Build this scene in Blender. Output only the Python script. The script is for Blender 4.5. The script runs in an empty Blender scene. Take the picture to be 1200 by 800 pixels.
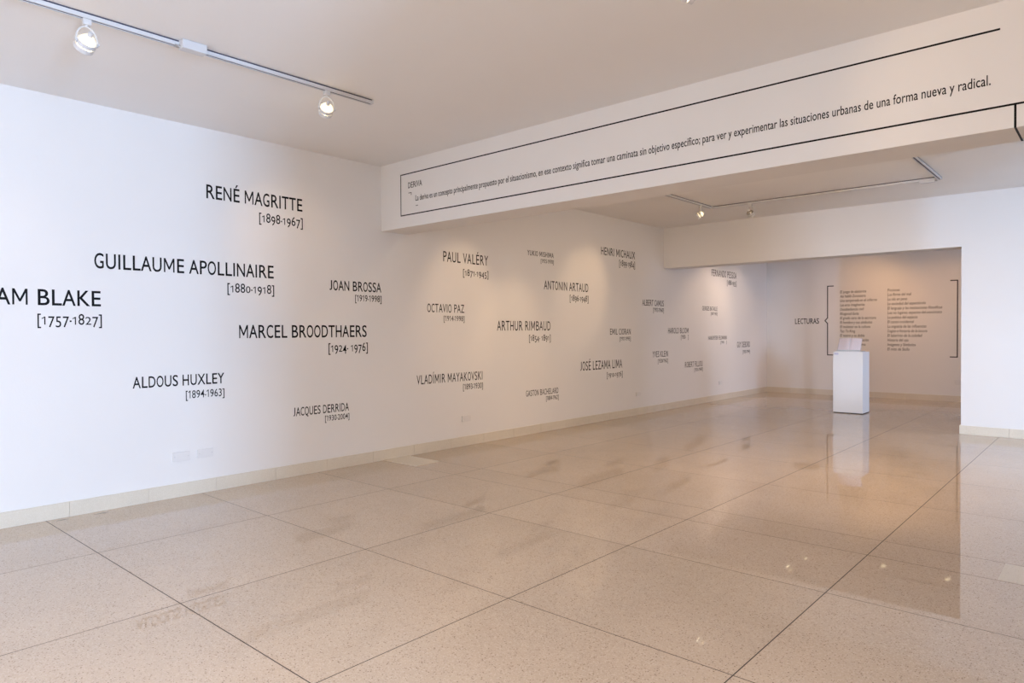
import bpy, bmesh, math, random
from mathutils import Vector, Matrix, Quaternion

random.seed(7)
S = bpy.context.scene
C = S.collection

# ------------------------------------------------------------------ camera
CAM = Vector((6.68, 0.0, 1.55))
yaw, pitch, roll = [math.radians(a) for a in (41.675, 0.8154, -0.3201)]
fwd = Vector((-math.sin(yaw) * math.cos(pitch), math.cos(yaw) * math.cos(pitch), -math.sin(pitch)))
rt = Vector((math.cos(yaw), math.sin(yaw), 0))
up = rt.cross(fwd)
r2 = rt * math.cos(roll) + up * math.sin(roll)
u2 = -rt * math.sin(roll) + up * math.cos(roll)
cam = bpy.data.cameras.new('camera')
cam.sensor_width = 36.0
cam.sensor_fit = 'HORIZONTAL'
cam.lens = 801.16 / 1200 * 36
cam.clip_start = 0.05
co = bpy.data.objects.new('camera', cam)
C.objects.link(co)
co.matrix_world = Matrix(((r2.x, u2.x, -fwd.x, CAM.x), (r2.y, u2.y, -fwd.y, CAM.y), (r2.z, u2.z, -fwd.z, CAM.z), (0, 0, 0, 1)))
S.camera = co

# ------------------------------------------------------------------ exposure, world, daylight, added fill
S.view_settings.view_transform = 'Standard'
S.view_settings.look = 'None'
S.view_settings.exposure = -0.07
S.view_settings.gamma = 1.0
S.view_settings.use_curve_mapping = False
S.cycles.use_adaptive_sampling = False
S.cycles.caustics_reflective = False
S.cycles.caustics_refractive = False
W = bpy.data.worlds.new('daylight_sky')
S.world = W
W.use_nodes = True
W.node_tree.nodes['Background'].inputs[0].default_value = (0.55, 0.70, 1.0, 1)
W.node_tree.nodes['Background'].inputs[1].default_value = 1.0

DAY = (0.60, 0.72, 1.0)
WARM = (1.0, 0.66, 0.36)


def area(name, loc, normal, w, h, power, color=DAY, spread=180):
    l = bpy.data.lights.new(name, 'AREA')
    l.shape = 'RECTANGLE'
    l.size, l.size_y = w, h
    l.energy = power
    l.color = color
    l.spread = math.radians(spread)
    o = bpy.data.objects.new(name, l)
    C.objects.link(o)
    o.location = loc
    o.rotation_euler = Vector(normal).to_track_quat('-Z', 'Y').to_euler()
    return o


# daylight entering through the two openings of the right wall, then two added fills
area('daylight_door', (12.45, -0.30, 1.25), (-1, 0, 0), 0.8, 2.3, 850, (0.42, 0.65, 1.0))
area('daylight_window', (12.45, 2.65, 2.45), Vector((-1, 1.15, -0.12)), 0.9, 1.7, 820, (0.53, 0.71, 1.0))
area('far_fill', (12.45, 14.0, 1.6), (-1, 0, 0), 1.0, 2.0, 110, (0.66, 0.74, 1.0))  # added fill for the far room, brightening the pedestal's right side
area('front_fill', (5.5, -4.95, 1.6), (0, 1, 0), 5.0, 2.4, 172, (1.0, 0.77, 0.56))  # added warm ambient fill from behind the camera

# ------------------------------------------------------------------ helpers


def link(name, me, mat=None, parent=None):
    o = bpy.data.objects.new(name, me)
    C.objects.link(o)
    if mat is not None:
        for m in (mat if isinstance(mat, (list, tuple)) else [mat]):
            me.materials.append(m)
    if parent is not None:
        o.parent = parent
    return o


def from_bm(name, bm, mat, parent=None, smooth=False):
    me = bpy.data.meshes.new(name)
    bmesh.ops.recalc_face_normals(bm, faces=bm.faces)
    bm.to_mesh(me)
    bm.free()
    if smooth:
        for p in me.polygons:
            p.use_smooth = True
        try:
            me.set_sharp_from_angle(angle=math.radians(38))
        except Exception:
            pass
    return link(name, me, mat, parent)


def add_box(bm, x0, x1, y0, y1, z0, z1, bevel=0.0, mtx=None):
    r = bmesh.ops.create_cube(bm, size=1)
    vs = r['verts']
    for v in vs:
        v.co = Vector(((x0 + x1) / 2 + v.co.x * (x1 - x0), (y0 + y1) / 2 + v.co.y * (y1 - y0), (z0 + z1) / 2 + v.co.z * (z1 - z0)))
    if bevel:
        es = list({e for v in vs for e in v.link_edges})
        rb = bmesh.ops.bevel(bm, geom=es, offset=bevel, segments=2, affect='EDGES', profile=0.6)
        vs = list({v for f in rb['faces'] for v in f.verts} | {v for v in vs if v.is_valid})
    if mtx is not None:
        for v in vs:
            v.co = mtx @ v.co
    return vs


def box(name, x0, x1, y0, y1, z0, z1, mat, parent=None, bevel=0.0):
    bm = bmesh.new()
    add_box(bm, x0, x1, y0, y1, z0, z1, bevel)
    return from_bm(name, bm, mat, parent)


def add_lathe(bm, prof, n=24, mtx=None):
    """prof: (radius, z) pairs, spun around Z"""
    rings = []
    for r, z in prof:
        if r < 1e-6:
            rings.append([bm.verts.new((0, 0, z))])
        else:
            rings.append([bm.verts.new((r * math.cos(2 * math.pi * k / n), r * math.sin(2 * math.pi * k / n), z)) for k in range(n)])
    for a, b in zip(rings, rings[1:]):
        for k in range(n):
            k2 = (k + 1) % n
            if len(a) == 1 and len(b) == 1:
                continue
            if len(a) == 1:
                bm.faces.new((a[0], b[k], b[k2]))
            elif len(b) == 1:
                bm.faces.new((a[k], b[0], a[k2]))
            else:
                bm.faces.new((a[k], b[k], b[k2], a[k2]))
    if mtx is not None:
        for r in rings:
            for v in r:
                v.co = mtx @ v.co


def add_tube(bm, pts, rad, n=10):
    pts = [Vector(p) for p in pts]
    rings = []
    for i, p in enumerate(pts):
        d = (pts[min(i + 1, len(pts) - 1)] - pts[max(i - 1, 0)]).normalized()
        q = d.to_track_quat('Z', 'Y')
        rings.append([bm.verts.new(p + q @ Vector((rad * math.cos(2 * math.pi * k / n), rad * math.sin(2 * math.pi * k / n), 0))) for k in range(n)])
    for a, b in zip(rings, rings[1:]):
        for k in range(n):
            k2 = (k + 1) % n
            bm.faces.new((a[k], b[k], b[k2], a[k2]))
    bm.faces.new(rings[0][::-1])
    bm.faces.new(rings[-1])


def tag(o, label, cat, group=None):
    o['label'] = label
    o['category'] = cat
    if group:
        o['group'] = group
    return o


def empty(name, loc, label, cat, group=None):
    o = bpy.data.objects.new(name, None)
    o.empty_display_size = 0.1
    C.objects.link(o)
    o.location = loc
    return tag(o, label, cat, group)


def struct(o):
    o['kind'] = 'structure'
    return o


# ------------------------------------------------------------------ materials


def mat(name, color, rough=0.6, spec=0.5, metal=0.0, bump=0.0, bscale=200.0, emit=None, estr=0.0, trans=0.0, coat=0.0):
    m = bpy.data.materials.new(name)
    m.use_nodes = True
    nt = m.node_tree
    b = nt.nodes['Principled BSDF']
    b.inputs['Base Color'].default_value = (*color, 1)
    b.inputs['Roughness'].default_value = rough
    b.inputs['Specular IOR Level'].default_value = spec
    b.inputs['Metallic'].default_value = metal
    b.inputs['Transmission Weight'].default_value = trans
    b.inputs['Coat Weight'].default_value = coat
    if emit:
        b.inputs['Emission Color'].default_value = (*emit, 1)
        b.inputs['Emission Strength'].default_value = estr
    if bump:
        tc = nt.nodes.new('ShaderNodeTexCoord')
        n = nt.nodes.new('ShaderNodeTexNoise')
        n.inputs['Scale'].default_value = bscale
        n.inputs['Detail'].default_value = 4
        bp = nt.nodes.new('ShaderNodeBump')
        bp.inputs['Strength'].default_value = bump
        bp.inputs['Distance'].default_value = 0.004
        nt.links.new(tc.outputs['Object'], n.inputs['Vector'])
        nt.links.new(n.outputs['Fac'], bp.inputs['Height'])
        nt.links.new(bp.outputs['Normal'], b.inputs['Normal'])
    return m


def paint(name, color):
    """matt wall paint with faint roller mottling"""
    m = mat(name, color, rough=0.75, spec=0.25, bump=0.12, bscale=60)
    nt = m.node_tree
    b = nt.nodes['Principled BSDF']
    tc = nt.nodes.new('ShaderNodeTexCoord')
    n = nt.nodes.new('ShaderNodeTexNoise')
    n.inputs['Scale'].default_value = 1.3
    n.inputs['Detail'].default_value = 5
    r = nt.nodes.new('ShaderNodeValToRGB')
    r.color_ramp.elements[0].position = 0.3
    r.color_ramp.elements[0].color = (*[c * 0.985 for c in color], 1)
    r.color_ramp.elements[1].position = 0.7
    r.color_ramp.elements[1].color = (*color, 1)
    nt.links.new(tc.outputs['Object'], n.inputs['Vector'])
    nt.links.new(n.outputs['Fac'], r.inputs['Fac'])
    nt.links.new(r.outputs['Color'], b.inputs['Base Color'])
    return m


def terrazzo(name, base, light, dark, scale=105.0, rough=0.018, dens=0.27, ior=1.5, attr=False, wave=0.0, stains=()):
    m = bpy.data.materials.new(name)
    m.use_nodes = True
    nt = m.node_tree
    L = nt.links.new
    b = nt.nodes['Principled BSDF']
    b.inputs['Roughness'].default_value = rough
    b.inputs['IOR'].default_value = ior
    tc = nt.nodes.new('ShaderNodeTexCoord')

    def node(t, **kw):
        n = nt.nodes.new(t)
        for k, v in kw.items():
            n.inputs[k].default_value = v
        return n

    def ramp(stops, interp='LINEAR'):
        r = nt.nodes.new('ShaderNodeValToRGB')
        r.color_ramp.interpolation = interp
        e = r.color_ramp.elements
        while len(e) < len(stops):
            e.new(0.5)
        for el, (p, c) in zip(e, stops):
            el.position = p
            el.color = (*c, 1)
        return r
    cloud = node('ShaderNodeTexNoise', Scale=0.9, Detail=6, Roughness=0.6)
    L(tc.outputs['Object'], cloud.inputs['Vector'])
    cr = ramp([(0.32, [c * 0.93 for c in base]), (0.68, [min(1, c * 1.04) for c in base])])
    L(cloud.outputs['Fac'], cr.inputs['Fac'])
    v1 = node('ShaderNodeTexVoronoi', Scale=scale, Randomness=1.0)
    L(tc.outputs['Object'], v1.inputs['Vector'])
    sep = nt.nodes.new('ShaderNodeSeparateColor')
    L(v1.outputs['Color'], sep.inputs['Color'])
    # a chip shows only inside its own cell
    near = ramp([(0.30, (1, 1, 1)), (0.46, (0, 0, 0))])
    L(v1.outputs['Distance'], near.inputs['Fac'])
    pick = ramp([(0.0, (1, 1, 1)), (dens, (0, 0, 0))], 'CONSTANT')
    L(sep.outputs['Red'], pick.inputs['Fac'])
    mk = nt.nodes.new('ShaderNodeMath'); mk.operation = 'MULTIPLY'
    L(near.outputs['Color'], mk.inputs[0]); L(pick.outputs['Color'], mk.inputs[1])
    chip = ramp([(0.0, dark), (0.5, [(a + c) / 2 for a, c in zip(dark, base)]), (1.0, [c * 0.8 for c in base])])
    L(sep.outputs['Green'], chip.inputs['Fac'])
    mx = nt.nodes.new('ShaderNodeMix'); mx.data_type = 'RGBA'
    L(mk.outputs[0], mx.inputs['Factor']); L(cr.outputs['Color'], mx.inputs['A']); L(chip.outputs['Color'], mx.inputs['B'])
    v2 = node('ShaderNodeTexVoronoi', Scale=scale * 1.6)
    L(tc.outputs['Object'], v2.inputs['Vector'])
    s2 = nt.nodes.new('ShaderNodeSeparateColor'); L(v2.outputs['Color'], s2.inputs['Color'])
    p2 = ramp([(0.0, (0.6, 0.6, 0.6)), (0.22, (0, 0, 0))], 'CONSTANT')
    L(s2.outputs['Red'], p2.inputs['Fac'])
    mx2 = nt.nodes.new('ShaderNodeMix'); mx2.data_type = 'RGBA'
    mx2.inputs['B'].default_value = (*light, 1)
    L(p2.outputs['Color'], mx2.inputs['Factor']); L(mx.outputs['Result'], mx2.inputs['A'])
    out = mx2.outputs['Result']
    if attr:
        at = nt.nodes.new('ShaderNodeAttribute'); at.attribute_name = 'tone'
        hv = nt.nodes.new('ShaderNodeHueSaturation')
        L(at.outputs['Fac'], hv.inputs['Value']); L(out, hv.inputs['Color'])
        out = hv.outputs['Color']
    # small chipped spots in the floor
    for sx, sy in stains:
        mp = node('ShaderNodeMapping', Location=(-sx * 28, -sy * 11, 0), Scale=(28, 11, 1))
        nz = node('ShaderNodeTexNoise', Scale=40.0)
        L(tc.outputs['Object'], nz.inputs['Vector'])
        L(tc.outputs['Object'], mp.inputs['Vector'])
        ln = nt.nodes.new('ShaderNodeVectorMath'); ln.operation = 'LENGTH'
        L(mp.outputs['Vector'], ln.inputs[0])
        ad = nt.nodes.new('ShaderNodeMath'); ad.operation = 'ADD'
        L(ln.outputs['Value'], ad.inputs[0]); L(nz.outputs['Fac'], ad.inputs[1])
        cmpn = nt.nodes.new('ShaderNodeMath'); cmpn.operation = 'LESS_THAN'; cmpn.inputs[1].default_value = 0.88
        L(ad.outputs[0], cmpn.inputs[0])
        ms = nt.nodes.new('ShaderNodeMix'); ms.data_type = 'RGBA'; ms.inputs['B'].default_value = (0.10, 0.085, 0.08, 1)
        L(cmpn.outputs[0], ms.inputs['Factor']); L(out, ms.inputs['A'])
        out = ms.outputs['Result']
    L(out, b.inputs['Base Color'])
    if wave:
        wn = node('ShaderNodeTexNoise', Scale=2.2, Detail=2)
        L(tc.outputs['Object'], wn.inputs['Vector'])
        bp = node('ShaderNodeBump', Strength=wave, Distance=0.01)
        L(wn.outputs['Fac'], bp.inputs['Height'])
        L(bp.outputs['Normal'], b.inputs['Normal'])
    return m


M_WALL = paint('white_wall_paint', (0.88, 0.865, 0.85))
M_CEIL = paint('white_ceiling_paint', (0.925, 0.91, 0.895))
M_FLOOR = terrazzo('polished_terrazzo', (0.575, 0.46, 0.352), (0.67, 0.56, 0.45), (0.17, 0.11, 0.065), scale=112.0, attr=True, wave=0.0, stains=((0.085, 1.755), (0.10, 2.02), (0.10, 2.06)), ior=1.6)
M_JOINT = mat('tile_joint', (0.055, 0.042, 0.032), rough=0.7, spec=0.2)
M_JOINT2 = mat('tight_tile_joint', (0.085, 0.063, 0.045), rough=0.6, spec=0.25)
M_BASE = terrazzo('pale_stone', (0.76, 0.70, 0.59), (0.82, 0.77, 0.67), (0.52, 0.45, 0.35), scale=150, rough=0.35, dens=0.1)
M_PALE = terrazzo('pale_slab_stone', (0.72, 0.65, 0.54), (0.79, 0.72, 0.61), (0.48, 0.40, 0.31), scale=130, rough=0.25, dens=0.12)
M_VINYL = mat('black_vinyl', (0.006, 0.006, 0.007), rough=0.55, spec=0.15, bump=0.02)
M_WHITE = mat('white_enamel', (0.68, 0.68, 0.69), rough=0.35, bump=0.01)
M_GROOVE = mat('dark_track_groove', (0.05, 0.05, 0.09), rough=0.5, bump=0.01)
M_PLASTIC = mat('white_plate_plastic', (0.825, 0.81, 0.80), rough=0.6, spec=0.25, bump=0.01)
M_PED = paint('white_pedestal_lacquer', (0.91, 0.91, 0.92))
M_DARK = mat('dark_recess', (0.03, 0.03, 0.035), rough=0.7, bump=0.05)
M_STEEL = mat('brushed_steel', (0.6, 0.6, 0.6), rough=0.3, metal=1.0, bump=0.02)
M_GLOW = mat('lit_bulb_glass', (0.9, 0.8, 0.6), rough=0.2, emit=(1.0, 0.80, 0.48), estr=1.6, bump=0.01)
M_LENS = mat('lit_lens_glass', (0.9, 0.85, 0.7), rough=0.2, emit=(1.0, 0.82, 0.52), estr=14.0, bump=0.01)
M_DULL = mat('unlit_bulb_glass', (0.55, 0.5, 0.42), rough=0.12, metal=0.6, bump=0.01)
M_CLEAR = mat('frosted_acrylic', (0.85, 0.86, 0.88), rough=0.25, trans=0.08, bump=0.01)
M_COVER = mat('book_cover_board', (0.55, 0.47, 0.50), rough=0.6, bump=0.05)


def page_paper():
    m = mat('printed_page', (0.90, 0.82, 0.83), rough=0.8, spec=0.2)
    nt = m.node_tree
    L = nt.links.new
    tc = nt.nodes.new('ShaderNodeTexCoord')
    w = nt.nodes.new('ShaderNodeTexWave')
    w.bands_direction = 'Y'
    w.inputs['Scale'].default_value = 28
    w.inputs['Distortion'].default_value = 0.4
    r = nt.nodes.new('ShaderNodeValToRGB')
    r.color_ramp.elements[0].position = 0.12
    r.color_ramp.elements[0].color = (0.74, 0.62, 0.68, 1)
    r.color_ramp.elements[1].position = 0.45
    r.color_ramp.elements[1].color = (0.95, 0.88, 0.90, 1)
    L(tc.outputs['Object'], w.inputs['Vector']); L(w.outputs['Fac'], r.inputs['Fac'])
    L(r.outputs['Color'], nt.nodes['Principled BSDF'].inputs['Base Color'])
    return m


M_PAGE = page_paper()

# ------------------------------------------------------------------ room shell
H = 3.55            # ceiling
YB0, YB1, ZB = 5.138, 5.54, 2.771      # ceiling beam
Y2, Y2B, Z2, XJ = 11.98, 12.38, 2.771, 4.918   # wall with the wide opening
YBACK = 17.2
XR, YF = 12.5, -5.0


def floor():
    xs = [-0.109, 1.27, 2.65, 4.027, 5.386, 6.755, 8.125, 9.495, 10.865, 12.235]
    ys = [-4.8, -3.51, -2.22, -0.93, 0.357, 1.646, 2.935, 4.224, 5.122, 5.533, 6.83, 8.116, 9.403, 10.69, 11.98, 12.38, 13.67, 14.96, 16.25]
    wj = 0.006

    def cuts(lo, hi, js):
        out = [(lo, None)]
        edges = [lo]
        for j in js:
            if lo < j < hi:
                edges += [j - wj / 2, j + wj / 2]
        return edges + [hi]
    ex, ey = cuts(-0.2, XR + 0.2, xs), cuts(YF - 0.2, YBACK + 0.2, ys)
    me = bpy.data.meshes.new('floor')
    nx, ny = len(ex), len(ey)
    # a tile sits a hair above its joint
    verts, faces, mi, tone = [], [], [], []
    for j in range(ny):
        for i in range(nx):
            verts.append((ex[i], ey[j], 0))
    rng = random.Random(3)
    for j in range(ny - 1):
        for i in range(nx - 1):
            faces.append((j * nx + i, j * nx + i + 1, (j + 1) * nx + i + 1, (j + 1) * nx + i))
            joint = (i % 2 == 1) or (j % 2 == 1)
            mi.append(0 if not joint else (1 if (i % 2 == 1 and i > 2) or (j % 2 == 1 and j < 13) else 2))
            tone.append(1.0 + rng.uniform(-0.035, 0.03))
    n0 = len(verts)
    verts += [(-0.2, YF - 0.2, -0.2), (XR + 0.2, YF - 0.2, -0.2), (XR + 0.2, YBACK + 0.2, -0.2), (-0.2, YBACK + 0.2, -0.2)]
    faces.append((n0, n0 + 3, n0 + 2, n0 + 1)); mi.append(0); tone.append(1.0)
    me.from_pydata(verts, [], faces)
    a = me.attributes.new('tone', 'FLOAT', 'FACE')
    for k, t in enumerate(tone):
        a.data[k].value = t
    o = link('floor', me, [M_FLOOR, M_JOINT, M_JOINT2])
    for p, k in zip(me.polygons, mi):
        p.material_index = k
    return struct(o)


floor()
struct(box('ceiling', -0.2, XR + 0.2, YF - 0.2, YBACK + 0.2, H, H + 0.2, M_CEIL))
struct(box('wall_left', -0.2, 0, YF - 0.2, YBACK + 0.2, 0, H, M_WALL))
struct(box('wall_back', 0, XR, YBACK, YBACK + 0.2, 0, H, M_WALL))

# wall with the wide opening: lintel on the left, solid pier on the right, one piece
bm = bmesh.new()
prof = [(0, Z2), (XJ, Z2), (XJ, 0), (XR, 0), (XR, H), (0, H)]
a = [bm.verts.new((x, Y2, z)) for x, z in prof]
b = [bm.verts.new((x, Y2B, z)) for x, z in prof]
bm.faces.new(a); bm.faces.new(b[::-1])
for k in range(6):
    bm.faces.new((a[k], a[(k + 1) % 6], b[(k + 1) % 6], b[k]))
struct(from_bm('wall_middle', bm, M_WALL))
struct(box('trim_beam', 0, XR, YB0, YB1, ZB, H, M_WALL))
struct(box('wall_daylight_blocker', 7.5, 7.62, 1.2, 7.1, 0, H, M_WALL))  # added out of view, its ends set to cut off the daylight


def holed_wall(name, axis, pos, thick, lo, hi, holes):
    """solid wall with rectangular openings; holes = (a0, a1, z0, z1) sorted along the wall"""
    bm = bmesh.new()

    def bx(a0, a1, z0, z1):
        if axis == 'x':
            add_box(bm, pos, pos + thick, a0, a1, z0, z1)
        else:
            add_box(bm, a0, a1, pos, pos + thick, z0, z1)
    cur = lo
    for a0, a1, z0, z1 in holes:
        bx(cur, a0, 0, H)
        if z0 > 0:
            bx(a0, a1, 0, z0)
        bx(a0, a1, z1, H)
        cur = a1
    bx(cur, hi, 0, H)
    return struct(from_bm(name, bm, M_WALL))


holed_wall('wall_right', 'x', XR, 0.2, YF - 0.2, YBACK + 0.2, [(-0.7, 0.1, 0.0, 2.4), (2.2, 3.1, 1.6, 3.3), (13.5, 14.5, 0.6, 2.6)])
holed_wall('wall_front', 'y', YF - 0.2, 0.2, 0, XR, [(3.0, 8.0, 0.4, 2.8)])

BH, BT = 0.128, 0.018


def skirting(name, p0, p1, normal, start, step):
    """stone skirting of slabs with a thin gap between each two"""
    p0, p1, n = Vector(p0), Vector(p1), Vector(normal)
    d = (p1 - p0)
    ln = d.length
    d.normalize()
    bm = bmesh.new()
    cuts = [0.0]
    s = start
    while s < ln:
        if s > 0:
            cuts.append(s)
        s += step
    cuts.append(ln)
    for s0, s1 in zip(cuts, cuts[1:]):
        mtx = Matrix(((d.x, n.x, 0, p0.x), (d.y, n.y, 0, p0.y), (0, 0, 1, 0), (0, 0, 0, 1)))
        add_box(bm, s0 + 0.0012, s1 - 0.0012, 0.0, BT, 0, BH, 0.0015, mtx)
    return struct(from_bm(name, bm, M_BASE))


skirting('baseboard_left', (0, YF, 0), (0, YBACK, 0), (1, 0, 0), 1.8236 + 5.0 - 0.633 * 10, 0.6325)
skirting('baseboard_back', (BT, YBACK, 0), (XR, YBACK, 0), (0, -1, 0), 0.55, 0.633)
skirting('baseboard_middle', (XJ - BT, Y2, 0), (7.5, Y2, 0), (0, -1, 0), 0.60, 0.633)
skirting('baseboard_jamb', (XJ, Y2B, 0), (XJ, Y2, 0), (-1, 0, 0), 0.9, 0.9)

# the two pale slabs lying in the narrow floor strip under the beam
tag(box('floor_slab', 0.022, 0.60, 5.135, 5.523, -0.01, 0.007, M_PALE, bevel=0.003),
    'pale stone slab sitting slightly proud of the floor, against the left wall skirting below the beam', 'floor slab')
tag(box('floor_slab', 6.12, 6.74, 5.135, 5.523, -0.01, 0.0015, M_PALE, bevel=0.0008),
    'pale replacement slab in the floor strip under the beam, out towards the near edge on the bright side', 'floor slab')

# ------------------------------------------------------------------ lettering
_gl = {}
_fc = None
CAPK = None


def _curve_mesh(txt, offset=0.0):
    c = bpy.data.curves.new('glyph', 'FONT')
    c.body = txt
    c.size = 1.0
    c.extrude = 0.01
    c.offset = offset
    c.resolution_u = 4
    c.fill_mode = 'BOTH'
    o = bpy.data.objects.new('glyph', c)
    C.objects.link(o)
    bpy.context.view_layer.update()
    dg = bpy.context.evaluated_depsgraph_get()
    me = bpy.data.meshes.new_from_object(o.evaluated_get(dg))
    vs = [tuple(v.co) for v in me.vertices]
    fs = [tuple(p.vertices) for p in me.polygons]
    bpy.data.objects.remove(o)
    bpy.data.curves.remove(c)
    bpy.data.meshes.remove(me)
    return vs, fs


def _ext(vs, k):
    return (min(v[k] for v in vs), max(v[k] for v in vs)) if vs else (0, 0)


_HH = _ext(_curve_mesh('HH')[0], 0)[1]
_H = _curve_mesh('H')[0]
CAP = _ext(_H, 1)[1]
XH = _ext(_curve_mesh('x')[0], 1)[1]
# the wide round capitals of the stock face are narrowed, the narrow ones widened: the wall lettering is an even condensed face
WID = dict(O=.76, G=.80, C=.82, Q=.78, D=.86, M=.90, N=.90, A=.92, H=.92, U=.92, V=.92, W=.88, T=.98, E=1.10, L=1.08, S=1.12, B=1.10, R=1.08, P=1.06, F=1.10, K=1.02, J=1.15, Z=.95, X=.95, Y=.98)
WID['É'] = 1.10
WID['Í'] = 1.0
WID['-'] = 0.55


def _one():
    """figure 1 with a flag"""
    s = 0.085 * CAP / 0.7
    h = CAP
    pts = [(0.20, 0), (0.20 + s, 0), (0.20 + s, h), (0.20 + s * 0.25, h), (0.02, h * 0.80), (0.02, h * 0.70), (0.20, h * 0.83)]
    n = len(pts)
    vs = [(x, y, 0.01) for x, y in pts] + [(x, y, -0.01) for x, y in pts]
    fs = [(0, 1, 2, 3, 6), (3, 4, 5, 6), (n + 6, n + 3, n + 2, n + 1, n), (n + 6, n + 5, n + 4, n + 3)]
    fs += [(k, n + k, n + (k + 1) % n, (k + 1) % n) for k in range(n)]
    return vs, fs, 0.42


def _em():
    """capital M with upright stems"""
    s, h, w = 0.088 * CAP / 0.7, CAP, 0.66
    pts = [(0, 0), (s, 0), (s, h * .74), (w / 2 - s * .42, h * .20), (w / 2 + s * .42, h * .20), (w - s, h * .74), (w - s, 0), (w, 0), (w, h), (w - s * 1.15, h), (w / 2, h * .38), (s * 1.15, h), (0, h)]
    pts = [(x + 0.07, y) for x, y in pts]
    n = len(pts)
    vs = [(x, y, 0.01) for x, y in pts] + [(x, y, -0.01) for x, y in pts]
    half = [(0, 1, 2, 11, 12), (2, 3, 10, 11), (3, 4, 10), (4, 5, 9, 10), (5, 6, 7, 8, 9)]
    fs = half + [tuple(n + k for k in f[::-1]) for f in half]
    fs += [(k, n + k, n + (k + 1) % n, (k + 1) % n) for k in range(n)]
    return vs, fs, w + 0.14


def glyph(ch, bold):
    key = (ch, bold)
    if key in _gl:
        return _gl[key]
    if ch == '1':
        _gl[key] = _one()
    elif ch == 'M':
        _gl[key] = _em()
    elif ch == ' ':
        _gl[key] = ([], [], 0.26)
    else:
        vs, fs = _curve_mesh(ch, bold)
        adv = _ext(_curve_mesh('H' + ch + 'H')[0], 0)[1] - _HH
        w = WID.get(ch, 1.0)
        _gl[key] = ([(x * w, y, z) for x, y, z in vs], fs, adv * w)
    return _gl[key]


_jm = []


def _jk():
    """the J of the stock face drops below the line; shorten it to stand on it"""
    if not _jm:
        lo = _ext(glyph('J', 0.006)[0], 1)[0]
        _jm.append(CAP / (CAP - lo))
    return _jm[0]


def lay(txt, old=False, slant=0.0, bold=0.012, track=0.02):
    V, F, x = [], [], 0.0
    for ch in txt:
        vs, fs, adv = glyph(ch, bold)
        n = len(V)
        for (a, y, z) in vs:
            if old and ch in '012':
                y *= 0.74
            elif ch == 'J':
                y = CAP + (y - CAP) * _jk()
            elif old and ch in '34579':
                y = y - 0.24 * CAP
            V.append((x + a + slant * y, y, z))
        F += [tuple(i + n for i in f) for f in fs]
        x += adv + track
    return V, F


def text_mesh(name, txt, origin, udir, ndir, cap, x0, x1=None, sx=None, parent=None, **kw):
    """lettering 0.5 mm thick on a wall. origin: point on the wall (baseline), udir: reading direction; x0..x1 measured along udir from origin"""
    V, F = lay(txt, **kw)
    lo, hi = _ext(V, 0)
    sy = cap / CAP
    if x1 is not None:
        sx = (x1 - x0) / (hi - lo)
    u, n, o = Vector(udir), Vector(ndir), Vector(origin)
    z = Vector((0, 0, 1))
    me = bpy.data.meshes.new(name)
    loc = o - (parent.location if parent is not None else Vector((0, 0, 0)))
    me.from_pydata([tuple(loc + u * (x0 + (x - lo) * sx) + z * (y * sy) + n * (0.0007 + zz / 0.01 * 0.0004)) for x, y, zz in V], [], F)
    return link(name, me, M_VINYL, parent), sx


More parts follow.
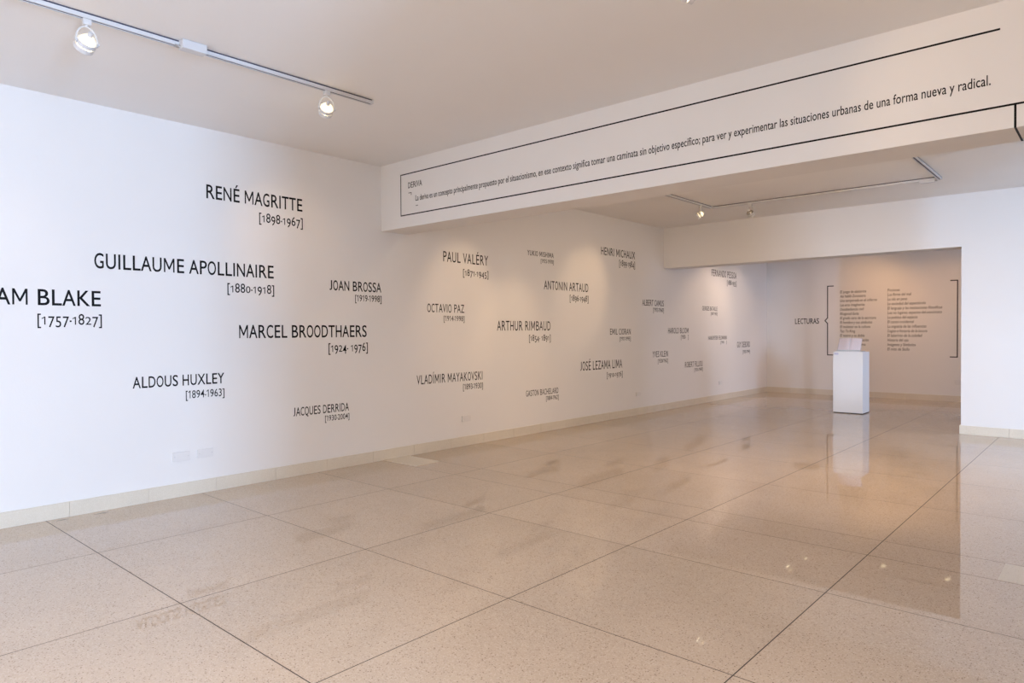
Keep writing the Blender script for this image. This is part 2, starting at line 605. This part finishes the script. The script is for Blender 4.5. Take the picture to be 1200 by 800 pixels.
G_NAMES = 'names lettered on the long wall'
NAMES = [
    ("RENÉ MAGRITTE", 3.024, 4.073, 2.873, 0.133, "[1898-1967]", 3.570, 4.076, 2.682, 0.121, 1,
     'large two word black lettering, topmost on the wall before the beam, years 1898-1967'),
    ("GUILLAUME APOLLINAIRE", 2.038, 3.727, 2.126, 0.131, "[1880-1918]", 3.224, 3.730, 1.939, 0.117, 1,
     'longest line of large black lettering before the beam, with years 1880-1918'),
    ("JOAN BROSSA", 4.408, 5.131, 2.034, 0.111, "[1919-1998]", 4.753, 5.133, 1.904, 0.095, 0,
     'mid-sized black lettering straight below the wall end of the beam, years 1919-1998'),
    ("MARCEL BROODTHAERS", 3.341, 4.912, 1.500, 0.134, "[1924- 1976]", 4.387, 4.926, 1.307, 0.127, 1,
     'large heavy black lettering at eye level left of the beam end, years 1924-1976'),
    ("WILLIAM BLAKE", 1.373, 2.085, 1.793, 0.131, "[1757-1827]", 1.613, 2.091, 1.608, 0.116, 1,
     'large dark lettering cut off by the picture edge in bluish daylight, years 1757-1827'),
    ("ALDOUS HUXLEY", 2.334, 3.181, 1.055, 0.102, "[1894-1963]", 2.804, 3.181, 0.915, 0.094, 0,
     'mid-sized black lettering above the pair of blank wall plates, years 1894-1963'),
    ("JACQUES DERRIDA", 3.940, 4.652, 0.648, 0.092, "[1930-2004]", 4.334, 4.657, 0.545, 0.079, 0,
     'small lettering lowest before the beam, nearest to the skirting, years 1930-2004'),
    ("VLADÍMIR MAYAKOVSKI", 5.678, 6.875, 0.884, 0.117, "[1893-1930]", 6.498, 6.884, 0.752, 0.097, 0,
     'long mid-sized lettering above the lone wall plate beyond the beam, years 1893-1930'),
    ("GASTON BACHELARD", 7.816, 8.605, 0.572, 0.089, "[1884-1962]", 8.296, 8.610, 0.467, 0.085, 0,
     'small lettering lowest of all beyond the beam, just above the skirting, years 1884-1962'),
    ("JOSÉ LEZAMA LIMA", 9.201, 10.472, 0.897, 0.149, "[1910-1976]", 9.986, 10.485, 0.720, 0.118, 1,
     'bold three word black lettering low on the wall, years 1910-1976'),
    ("YVES KLEIN", 11.544, 12.137, 1.045, 0.114, "[1928-1962]", 11.745, 12.137, 0.919, 0.093, 0,
     'short small two word lettering low on the wall beneath the lintel end, years 1928-1962'),
    ("ROBERT FILLIOU", 12.845, 13.632, 0.794, 0.114, "[1926-1987]", 13.259, 13.642, 0.688, 0.082, 0,
     'small lettering lowest in the far room, at the edge of the daylight band, years 1926-1987'),
    ("GUY DEBORD", 15.399, 16.136, 1.154, 0.129, "[1931-1994]", 15.724, 16.136, 0.995, 0.097, 0,
     'farthest small lettering, closest to the corner with the back wall, years 1931-1994'),
    ("HANS-PETER FELDMANN", 13.908, 14.833, 1.350, 0.082, "[1941-    ]", 14.522, 14.832, 1.248, 0.078, 0,
     'tiny hyphenated lettering in the far room, bracket opening 1941 left without end year'),
    ("HAROLD BLOOM", 12.148, 12.997, 1.500, 0.110, "[1930-    ]", 12.674, 12.996, 1.372, 0.102, 0,
     'small lettering at eye level just beyond the lintel, bracket 1930 left without end year'),
    ("GEORGES BATAILLE", 13.626, 14.351, 1.986, 0.089, "[1897-1962]", 14.034, 14.351, 1.880, 0.079, 0,
     'tiny lettering in the far room below the highest one there, years 1897-1962'),
    ("FERNANDO PESSOA", 14.078, 15.367, 2.748, 0.144, "[1888-1935]", 14.858, 15.366, 2.565, 0.134, 1,
     'highest lettering in the far room, right under the lintel in view, years 1888-1935'),
    ("ALBERT CAMUS", 11.174, 11.973, 2.028, 0.113, "[1913-1960]", 11.572, 11.973, 1.902, 0.100, 0,
     'small lettering just left of and below the lintel corner, years 1913-1960'),
    ("EMIL CIORAN", 10.091, 10.761, 1.489, 0.105, "[1911-1995]", 10.398, 10.761, 1.368, 0.086, 0,
     'small lettering at eye level directly above the bold three word name, years 1911-1995'),
    ("HENRI MICHAUX", 9.823, 10.916, 2.870, 0.132, "[1899-1984]", 10.392, 10.915, 2.685, 0.141, 1,
     'large lettering high on the wall near the lintel, years 1899-1984'),
    ("ANTONIN ARTAUD", 8.257, 9.434, 2.207, 0.136, "[1896-1948]", 8.921, 9.439, 2.021, 0.127, 1,
     'large lettering in the warm spotlight patch midway along the bay, years 1896-1948'),
    ("YUKIO MISHIMA", 7.863, 8.501, 2.705, 0.076, "[1925-1970]", 8.182, 8.500, 2.603, 0.074, 0,
     'small thin grey-looking lettering high between two larger names, years 1925-1970'),
    ("ARTHUR RIMBAUD", 7.183, 8.411, 1.568, 0.141, "[1854- 1891]", 7.892, 8.415, 1.385, 0.121, 1,
     'large bold lettering at eye level in the middle of the bay, years 1854-1891'),
    ("OCTAVIO PAZ", 5.864, 6.528, 1.810, 0.110, "[1914-1998]", 6.150, 6.531, 1.684, 0.090, 0,
     'mid-sized lettering beyond the beam below the first high name, years 1914-1998'),
    ("PAUL VALÉRY", 6.149, 7.005, 2.484, 0.136, "[1871-1945]", 6.512, 7.008, 2.295, 0.115, 1,
     'first large lettering high on the wall just beyond the beam, years 1871-1945'),
]
for txt, ya, yb, z, cap, yrs, da, db, dz, dh, old, lab in NAMES:
    if txt.startswith('WILLIAM'):
        ya = yb - (yb - ya) * 1.63          # the first letters run on outside the picture
    t = empty('wall_lettering', (0, (ya + yb) / 2, dz), lab, 'wall lettering', G_NAMES)
    text_mesh('name_line', txt, (0, 0, z), (0, 1, 0), (1, 0, 0), cap, ya, yb, parent=t, bold=(0.007 if cap > 0.1 else 0.003) if ya < 5 else 0.0, track=0.02 if ya < 5 else 0.05)
    # a bracket is taller than a capital
    k = 0.78
    text_mesh('year_line', yrs, (0, 0, dz + dh * (0.20 if old else 0.14)), (0, 1, 0), (1, 0, 0), dh * k, da, db, parent=t, old=bool(old), bold=0.003 if ya < 5 else 0.0)

# boxed definition on the beam
yb_ = YB0
t = empty('beam_lettering', (3.2, yb_, 3.15), 'framed definition in small black lettering along the face of the ceiling beam', 'wall lettering')


def bstrip(name, x0, x1, z0, z1, parent, ya=yb_ - 0.0012, yb=yb_ - 0.0002):
    return box(name, x0 - parent.location.x, x1 - parent.location.x, ya - parent.location.y, yb - parent.location.y, z0 - parent.location.z, z1 - parent.location.z, M_VINYL, parent)


lw = 0.012
bstrip('frame_line', 0.378, 6.12, 3.385 - lw / 2, 3.385 + lw / 2, t)
bstrip('frame_line', 0.378, 7.3, 2.912 - lw / 2, 2.912 + lw / 2, t)
bstrip('frame_line', 0.378 - lw / 2, 0.378 + lw / 2, 2.912 - lw / 2, 3.385 + lw / 2, t)
bstrip('frame_line', 6.197 - lw / 2, 6.197 + lw / 2, ZB - 0.0012, 2.912, t)
bstrip('frame_line', 6.197 - lw / 2, 6.197 + lw / 2, ZB - 0.0012, ZB - 0.0002, t, yb_ - 0.0012, YB1)
text_mesh('heading', 'DERIVA', (0, yb_, 3.216), (1, 0, 0), (0, -1, 0), 0.066, 0.512, 0.751, parent=t, bold=0.004)
text_mesh('sentence', 'La deriva es un concepto principalmente propuesto por el situacionismo, en ese contexto significa tomar una caminata sin objetivo específico; para ver y experimentar las situaciones urbanas de una forma nueva y radical.',
          (0, yb_, 3.056), (1, 0, 0), (0, -1, 0), 0.063, 0.640, 6.073, parent=t, bold=0.006, track=0.012)
bstrip('corner_mark', 0.515, 0.568, 3.157, 3.164, t)
bstrip('corner_mark', 0.561, 0.568, 3.132, 3.164, t)
bstrip('dash_mark', 0.643, 0.680, 2.997, 3.004, t)

# reading list on the back wall
yk = YBACK
t = empty('reading_list_lettering', (2.6, yk, 1.0), 'heading and two columns of small italic titles between large square brackets on the back wall', 'wall lettering')
text_mesh('heading', 'LECTURAS', (0, yk, 1.704), (1, 0, 0), (0, -1, 0), 0.128, 0.697, 1.260, parent=t, bold=0.008)


def kline(name, pts, wdt=0.020):
    """a bracket: one flat polyline strip on the back wall"""
    bm = bmesh.new()
    for (x0, z0), (x1, z1) in zip(pts, pts[1:]):
        d = Vector((x1 - x0, 0, z1 - z0)); ln = d.length; d.normalize()
        nz = Vector((-d.z, 0, d.x))
        m4 = Matrix(((d.x, 0, nz.x, x0 - t.location.x), (0, 1, 0, 0), (d.z, 0, nz.z, z0 - t.location.z), (0, 0, 0, 1)))
        add_box(bm, -wdt / 2, ln + wdt / 2, -0.0012, -0.0002, -wdt / 2, wdt / 2, 0, m4)
    return from_bm(name, bm, M_VINYL, t)


kline('bracket', [(1.583, 2.592), (1.455, 2.592), (1.455, 1.84), (1.396, 1.772), (1.455, 1.705), (1.455, 0.956), (1.583, 0.956)])
kline('bracket', [(3.959, 2.595), (4.082, 2.595), (4.082, 0.957), (3.955, 0.957)])
COL1 = ['El juego de abalorios', 'Así habló Zaratustra', 'Una temporada en el infierno', 'Las eras imaginarias', 'Desobediencia civil', 'Bhagavad Guita',
        'El grado cero de la escritura', 'El hombre y sus símbolos', 'El malestar en la cultura', 'Tao Te King', 'El teatro y su doble', 'El arte y la imaginación', 'Sobre el humanismo']
COL2 = ['Ficciones', 'Las flores del mal', 'La isla en peso', 'La sociedad del espectáculo', 'El lenguaje y las instituciones filosóficas', 'Los no lugares, espacios del anonimato',
        'La poética del espacio', 'El canon occidental', 'La angustia de las influencias', 'Cogito e historia de la locura', 'El laberinto de la soledad', 'Historia del ojo', 'Imágenes y Símbolos', 'El mito de Sísifo']
kx = None
V, F = lay(COL2[4], slant=0.18, bold=0.0)
kx = (3.804 - 2.742) / (_ext(V, 0)[1] - _ext(V, 0)[0])
for col, x0, z0 in ((COL1, 1.736, 2.413), (COL2, 2.742, 2.413)):
    for k, s in enumerate(col):
        text_mesh('title_line', s, (0, yk, z0 - k * 0.1024), (1, 0, 0), (0, -1, 0), 0.062, x0, sx=kx, parent=t, slant=0.18, bold=0.0)

# ------------------------------------------------------------------ blank wall plates


def wall_plate(o, udir, ndir, w, h, label, group=None):
    """blank cover plate: bevelled plate, inner blank, two screws"""
    e = empty('wall_plate', o, label, 'wall plate', group)
    u, n = Vector(udir), Vector(ndir)
    m4 = Matrix(((u.x, n.x, 0, 0), (u.y, n.y, 0, 0), (0, 0, 1, 0), (0, 0, 0, 1)))
    bm = bmesh.new(); add_box(bm, -w / 2, w / 2, 0, 0.016, -h / 2, h / 2, 0.002, m4)
    from_bm('cover', bm, M_PLASTIC, e)
    bm = bmesh.new(); add_box(bm, -w * 0.27, w * 0.27, 0.016, 0.0185, -h * 0.27, h * 0.27, 0.001, m4)
    from_bm('blank_insert', bm, M_PLASTIC, e)
    for s in (-1, 1):
        bm = bmesh.new()
        add_lathe(bm, [(0, 0.0178), (0.003, 0.0174), (0.0035, 0.016)], 12, m4 @ Matrix.Translation((s * w * 0.40, 0, 0)) @ Matrix.Rotation(-math.pi / 2, 4, 'X'))
        from_bm('screw', bm, M_STEEL, e)
    return e


GP = 'blank wall plates'
wall_plate((0, 2.752, 0.382), (0, 1, 0), (1, 0, 0), 0.158, 0.088, 'nearer of the two white wall plates side by side above the skirting', GP)
wall_plate((0, 2.982, 0.384), (0, 1, 0), (1, 0, 0), 0.152, 0.080, 'farther of the two white wall plates side by side above the skirting', GP)
wall_plate((0, 6.548, 0.370), (0, 1, 0), (1, 0, 0), 0.160, 0.080, 'single white wall plate just past the beam, beyond the pale floor slab', GP)
wall_plate((0, 11.005, 0.384), (0, 1, 0), (1, 0, 0), 0.150, 0.075, 'single small white wall plate low on the long wall shortly before the lintel', GP)
wall_plate((0, 14.50, 0.385), (0, 1, 0), (1, 0, 0), 0.150, 0.080, 'faint white wall plate on the long wall in the daylight band of the far room', GP)
wall_plate((4.115, YBACK, 0.416), (1, 0, 0), (0, -1, 0), 0.16, 0.105, 'white wall plate on the back wall, half hidden by the opening jamb', GP)

# ------------------------------------------------------------------ track lighting
TZ = H - 0.001


def track(name, runs, label, boxes=()):
    """surface lighting track: white channel, dark slots, end caps, feed boxes. runs: list of (p, q)"""
    e = empty(name, (runs[0][0][0], runs[0][0][1], TZ), label, 'lighting track')
    for (p, q) in runs:
        p3, q3 = Vector((p[0], p[1], 0)), Vector((q[0], q[1], 0))
        d = (q3 - p3); ln = d.length; d.normalize()
        n = Vector((-d.y, d.x, 0))
        o = p3 - Vector((e.location.x, e.location.y, 0))
        m4 = Matrix(((d.x, n.x, 0, o.x), (d.y, n.y, 0, o.y), (0, 0, 1, 0), (0, 0, 0, 1)))
        bm = bmesh.new()
        hw = 0.022
        # white channel open at the bottom, shadow groove under the ceiling on both sides
        for k in (-1, 1):
            add_box(bm, 0, ln, min(k * hw, k * 0.0105), max(k * hw, k * 0.0105), -0.036, -0.010, 0.001, m4)
        from_bm('channel', bm, M_WHITE, e)
        bm = bmesh.new()
        add_box(bm, 0.001, ln - 0.001, -hw + 0.005, hw - 0.005, -0.0102, 0.0, 0, m4)
        add_box(bm, 0.001, ln - 0.001, -0.0104, 0.0104, -0.031, -0.0100, 0, m4)
        from_bm('slot', bm, M_GROOVE, e)
        for a, b in ((-0.012, 0.002), (ln - 0.002, ln + 0.012)):
            bm = bmesh.new(); add_box(bm, a, b, -hw - 0.001, hw + 0.001, -0.037, 0.0, 0.002, m4)
            from_bm('end_cap', bm, M_WHITE, e)
    for (x, y, dx, dy) in boxes:
        ox, oy = x - e.location.x, y - e.location.y
        bm = bmesh.new(); add_box(bm, ox - dx / 2, ox + dx / 2, oy - dy / 2, oy + dy / 2, -0.062, -0.001, 0.004)
        f = from_bm('feed_box', bm, M_WHITE, e)
        bm = bmesh.new()
        if dy > dx:
            add_tube(bm, [(ox - dx * .2, oy - dy / 2 - 0.03, -0.045), (ox - dx * .2, oy - dy / 2 + 0.002, -0.045)], 0.012)
        else:
            add_tube(bm, [(ox + dx / 2 + 0.03, oy, -0.040), (ox + dx / 2 - 0.002, oy, -0.040)], 0.012)
        from_bm('cable_gland', bm, M_STEEL, f)
    return e


track('lighting_track', [((1.85, -2.0), (1.85, 3.615))], 'white ceiling track along the long wall in the near bay, with two lamps',
      boxes=[(1.895, 2.085, 0.075, 0.165)])
track('lighting_track', [((4.93, -2.0), (4.93, 3.62))], 'white ceiling track over the middle of the near bay, above the picture')
track('lighting_track', [((1.74, 6.2), (1.74, 10.36))], 'white ceiling track behind the beam running along the long wall, carrying the glowing lamp')
track('lighting_track', [((1.77, 10.42), (4.86, 10.42))], 'white ceiling track behind the beam running crosswise before the lintel', boxes=[(4.76, 10.44, 0.17, 0.07)])
track('lighting_track', [((4.90, 6.2), (4.90, 10.47))], 'short bluish white stretch of ceiling track behind the beam on its bright side')
track('lighting_track', [((1.60, 13.2), (1.60, 16.2))], 'white ceiling track along the long wall in the far room behind the lintel')
track('lighting_track', [((2.6, 15.75), (4.9, 15.75))], 'white ceiling track across the far room in front of the reading list')

# shared lamp meshes
LM = {}


def lamp_meshes():
    bm = bmesh.new(); add_box(bm, -0.017, 0.017, -0.024, 0.024, -0.036, 0.0, 0.003)
    add_lathe(bm, [(0.0, -0.048), (0.009, -0.048), (0.009, -0.035), (0, -0.035)], 14)
    LM['adapter'] = bm_mesh('adapter', bm, M_WHITE)
    # U-shaped yoke hanging from the adapter, arms at +-x, pivot at z = -0.135
    bm = bmesh.new()
    pts = []
    for k in range(17):
        a = math.pi * k / 16
        pts.append((0.062 * math.cos(a), 0, -0.135 + 0.088 * math.sin(a)))
    pts = [(0.062, 0, -0.155)] + pts + [(-0.062, 0, -0.155)]
    add_tube(bm, pts, 0.0055, 10)
    for s in (-1, 1):
        add_lathe(bm, [(0, -0.008), (0.010, -0.008), (0.010, 0.006), (0, 0.006)], 12, Matrix.Translation((s * 0.064, 0, -0.138)) @ Matrix.Rotation(math.pi / 2, 4, 'Y'))
    LM['yoke'] = bm_mesh('yoke', bm, M_WHITE)
    # head, shining along -Z of its own frame, origin at the pivot
    bm = bmesh.new()
    add_lathe(bm, [(0.051, 0.006), (0.057, 0.006), (0.058, -0.020), (0.051, -0.021), (0.051, 0.006)], 24)
    add_lathe(bm, [(0.051, -0.028), (0.058, -0.028), (0.058, -0.056), (0.051, -0.057), (0.051, -0.028)], 24)
    for k in range(3):
        a = 2 * math.pi * k / 3 + 0.5
        add_box(bm, -0.004, 0.004, 0.0515, 0.0565, -0.030, -0.018, 0, Matrix.Rotation(a, 4, 'Z'))
    LM['shade'] = bm_mesh('shade', bm, M_WHITE)
    bm = bmesh.new()
    add_lathe(bm, [(0.048, -0.030), (0.049, -0.022), (0.047, 0.0), (0.040, 0.022), (0.028, 0.038), (0.014, 0.045), (0.0, 0.046)], 24)
    bl = bmesh.new()
    add_lathe(bl, [(0.048, -0.030), (0.0485, -0.031), (0.0485, -0.036), (0.03, -0.040), (0.0, -0.041)], 24)
    LM['lens'] = bm_mesh('lens', bl.copy(), M_LENS)
    LM['lens_off'] = bm_mesh('lens', bl, M_DULL)
    for k in range(2):
        LM['bulb' if k == 0 else 'bulb_off'] = bm_mesh('bulb', bm.copy() if k == 0 else bm, M_GLOW if k == 0 else M_DULL)
    bm = bmesh.new()
    add_lathe(bm, [(0, 0.072), (0.013, 0.072), (0.015, 0.066), (0.015, 0.043), (0.0, 0.043)], 16)
    LM['socket'] = bm_mesh('socket', bm, M_WHITE)


def bm_mesh(name, bm, m):
    me = bpy.data.meshes.new(name)
    bmesh.ops.recalc_face_normals(bm, faces=bm.faces)
    bm.to_mesh(me); bm.free()
    me.materials.append(m)
    for p in me.polygons:
        p.use_smooth = True
    try:
        me.set_sharp_from_angle(angle=math.radians(35))
    except Exception:
        pass
    return me


lamp_meshes()


def track_lamp(x, y, aim, label, power=60.0, cone=50, blend=0.8, along_x=False, lit=True, color=WARM):
    e = empty('track_lamp', (x, y, TZ - 0.0365), label, 'track lamp', 'track lamps')
    piv = Vector((x, y, TZ - 0.0365 - 0.138))
    d = (Vector(aim) - piv).normalized()
    q = d.to_track_quat('-Z', 'Y')
    az = math.atan2(d.y, d.x) + math.pi / 2

    def part(nm, key, loc, rot):
        o = bpy.data.objects.new(nm, LM[key]); C.objects.link(o)
        o.parent = e; o.location = loc; o.rotation_mode = 'QUATERNION'; o.rotation_quaternion = rot
        return o
    zq = Quaternion((0, 0, 1), math.pi / 2 if along_x else 0)
    part('adapter', 'adapter', (0, 0, 0), zq)
    part('yoke', 'yoke', (0, 0, 0), Quaternion((0, 0, 1), az))
    part('shade', 'shade', (0, 0, -0.138), q)
    part('bulb', 'bulb' if lit else 'bulb_off', (0, 0, -0.138), q)
    part('lens', 'lens' if lit else 'lens_off', (0, 0, -0.138), q)
    part('socket', 'socket', (0, 0, -0.138), q)
    if lit:
        l = bpy.data.lights.new('lamp_beam', 'SPOT')
        l.energy = power; l.color = color
        l.spot_size = math.radians(cone); l.spot_blend = blend
        l.shadow_soft_size = 0.03
        o = bpy.data.objects.new('lamp_beam', l); C.objects.link(o)
        o.parent = e
        o.location = Vector((0, 0, -0.138)) + d * 0.06
        o.rotation_mode = 'QUATERNION'; o.rotation_quaternion = q
    return e


track_lamp(1.85, 1.45, (0, 1.2, 2.1), 'glowing white track lamp nearest to the viewer along the long wall', 7, 46)
track_lamp(1.85, 3.177, (0, 3.9, 2.45), 'glowing white track lamp near the end of the near bay track, close to the beam', 22, 46)
track_lamp(4.93, 3.38, (6.3, 5.138, 2.9), 'glowing lamp peeking in at the top edge of the picture', 20, 70)
track_lamp(1.74, 6.7, (0, 6.45, 2.0), 'track lamp hidden behind the beam, nearest to it', 38, 46)
track_lamp(1.74, 7.6, (0, 7.5, 1.35), 'second track lamp behind the beam along the long wall', 40, 46)
track_lamp(1.74, 10.02, (0, 9.35, 2.25), 'brightly glowing track lamp at the far end of the track behind the beam', 40, 46)
track_lamp(2.375, 10.42, (2.9, 13.0, 0.8), 'dim unlit track lamp on the crosswise track behind the beam, beside the glowing lamp', 0, along_x=True, lit=False)
# added fill lamps out of view, raising the warm ambient across the bays
for y, tgt, lab, pw in ((-1.4, (4.6, -0.8, 0), 'added unseen fill lamp behind the viewer on the middle track', 98), (0.2, (4.6, 1.0, 0), 'added unseen fill lamp above the viewer on the middle track', 98), (1.8, (5.0, 2.6, 0), 'added unseen fill lamp on the middle track before the one at the picture edge', 98)):
    track_lamp(4.93, y, tgt, lab, pw, 150, 1.0, color=(1.0, 0.85, 0.76))
for y, tgt, lab, pw in ((6.25, (3.0, 7.0, 0), 'nearest of three added fill lamps on the bright side track behind the beam', 116), (6.85, (3.0, 9.0, 0), 'middle one of three added fill lamps on the bright side track behind the beam', 116), (7.45, (3.0, 10.5, 0), 'farthest of three added fill lamps on the bright side track behind the beam', 116)):
    track_lamp(4.90, y, tgt, lab, pw, 150, 1.0, color=(1.0, 0.69, 0.39))
track_lamp(1.60, 14.3, (0, 13.9, 1.5), 'track lamp behind the lintel, nearest to it in the far room', 66, 90, color=(1.0, 0.70, 0.48))
track_lamp(1.60, 15.2, (0, 15.2, 1.5), 'second track lamp along the long wall in the far room', 40, 90, color=(1.0, 0.70, 0.48))
track_lamp(3.0, 15.75, (2.0, 17.2, 1.3), 'track lamp lighting the first column of the reading list', 54, 116, 1.0, along_x=True, color=(1.0, 0.53, 0.21))
track_lamp(4.15, 15.75, (3.7, 17.2, 0.9), 'track lamp lighting the second column of the reading list', 36, 116, 1.0, along_x=True, color=(1.0, 0.52, 0.20))
track_lamp(4.90, 7.15, (2.93, 13.7, 0.75), 'added narrow cool fill lamp on the bright side track, trained on the pedestal', 480, 11, 1.0, color=(0.72, 0.82, 1.0))  # hidden lamp added to brighten the pedestal

# ------------------------------------------------------------------ pedestal, stand, open book
PX0, PX1, PY0, PY1, PZ = 2.646, 3.161, 13.60, 14.035, 1.142
e = empty('display_pedestal', ((PX0 + PX1) / 2, (PY0 + PY1) / 2, 0), 'tall plain white pedestal carrying the open book, just behind the wide opening', 'pedestal')
hx, hy = (PX1 - PX0) / 2, (PY1 - PY0) / 2
box('body', -hx, hx, -hy, hy, 0.014, PZ, M_PED, e, bevel=0.004)
box('plinth', -hx + 0.008, hx - 0.008, -hy + 0.008, hy - 0.008, 0, 0.016, M_DARK, e)
M_TAG = mat('pale_lilac_paper', (0.66, 0.66, 0.80), rough=0.7, bump=0.02)
o = box('paper_tag', -hx + 0.025, -hx + 0.095, -hy - 0.001, -hy - 0.0001, PZ - 0.055, PZ - 0.022, M_TAG, e)
o['label'] = 'small faint lilac paper tag'

bx0, bx1 = 2.69, 3.09
by, bz = 13.71, 1.185           # lower edge of the book
tilt = math.atan2(0.22, 0.135)  # steepness of the rest
cxm = (bx0 + bx1) / 2
e = empty('book_stand', (cxm, 13.74, PZ), 'pale acrylic stand on top of the pedestal holding the book open', 'book stand')


def tiltm(x, y, z):
    return Matrix.Translation((x - e.location.x, y - e.location.y, z - e.location.z)) @ Matrix.Rotation(tilt, 4, 'X')


box('base_plate', -0.215, 0.225, -0.06, 0.20, 0.0005, 0.012, M_CLEAR, e, bevel=0.002)
bm = bmesh.new(); add_box(bm, -0.19, 0.19, -0.02, 0.20, -0.030, -0.022, 0.002, tiltm(cxm, by, bz))
from_bm('back_rest', bm, M_CLEAR, e)
bm = bmesh.new(); add_box(bm, -0.20, 0.20, -0.029, -0.0205, -0.028, 0.022, 0.002, tiltm(cxm, by, bz))
from_bm('front_lip', bm, M_CLEAR, e)
bm = bmesh.new()
add_box(bm, -0.05, 0.05, 0.145, 0.152, 0.012, 0.165, 0.002)
from_bm('strut', bm, M_CLEAR, e)

e = empty('open_book', (cxm, by, bz), 'open book with pinkish white printed pages propped up on the pedestal', 'book')
e.rotation_euler = (tilt, 0, 0)
bm = bmesh.new()
for s in (-1, 1):
    add_box(bm, min(s * 0.004, s * 0.203), max(s * 0.004, s * 0.203), -0.018, 0.248, -0.020, -0.0165, 0.001)
add_box(bm, -0.012, 0.012, -0.018, 0.248, -0.0205, -0.017, 0.001)
from_bm('cover', bm, M_COVER, e)
for s in (-1, 1):
    # page block swelling towards the gutter
    bm = bmesh.new()
    n = 14
    top0, top1, bot0, bot1 = [], [], [], []
    for k in range(n + 1):
        f = k / n
        x = s * (0.002 + 0.194 * f)
        z = -0.010 + 0.026 * math.sin(math.pi * min(1.0, (f * 0.93 + 0.07)) ** 0.62) * (1 - 0.45 * f) - 0.006 * f
        top0.append(bm.verts.new((x, -0.014, z))); top1.append(bm.verts.new((x, 0.242, z)))
        bot0.append(bm.verts.new((x, -0.014, -0.0165))); bot1.append(bm.verts.new((x, 0.242, -0.0165)))
    for k in range(n):
        bm.faces.new((top0[k], top0[k + 1], top1[k + 1], top1[k]))
        bm.faces.new((bot0[k + 1], bot0[k], bot1[k], bot1[k + 1]))
        bm.faces.new((bot0[k], bot0[k + 1], top0[k + 1], top0[k]))
        bm.faces.new((top1[k], top1[k + 1], bot1[k + 1], bot1[k]))
    bm.faces.new((bot0[0], top0[0], top1[0], bot1[0]))
    bm.faces.new((top0[n], bot0[n], bot1[n], top1[n]))
    from_bm('page_block', bm, M_PAGE, e, smooth=True)
bm = bmesh.new()
add_tube(bm, [(0, 0.245, 0.004), (0.0, 0.12, 0.002), (0.001, 0.0, 0.003), (0.002, -0.016, 0.001)], 0.0065, 8)
o = from_bm('gutter_highlight', bm, mat('gutter_highlight_white', (0.90, 0.88, 0.95), rough=0.6, bump=0.02), e)  # near-white strip: the bright highlight along the gutter put into shape and colour
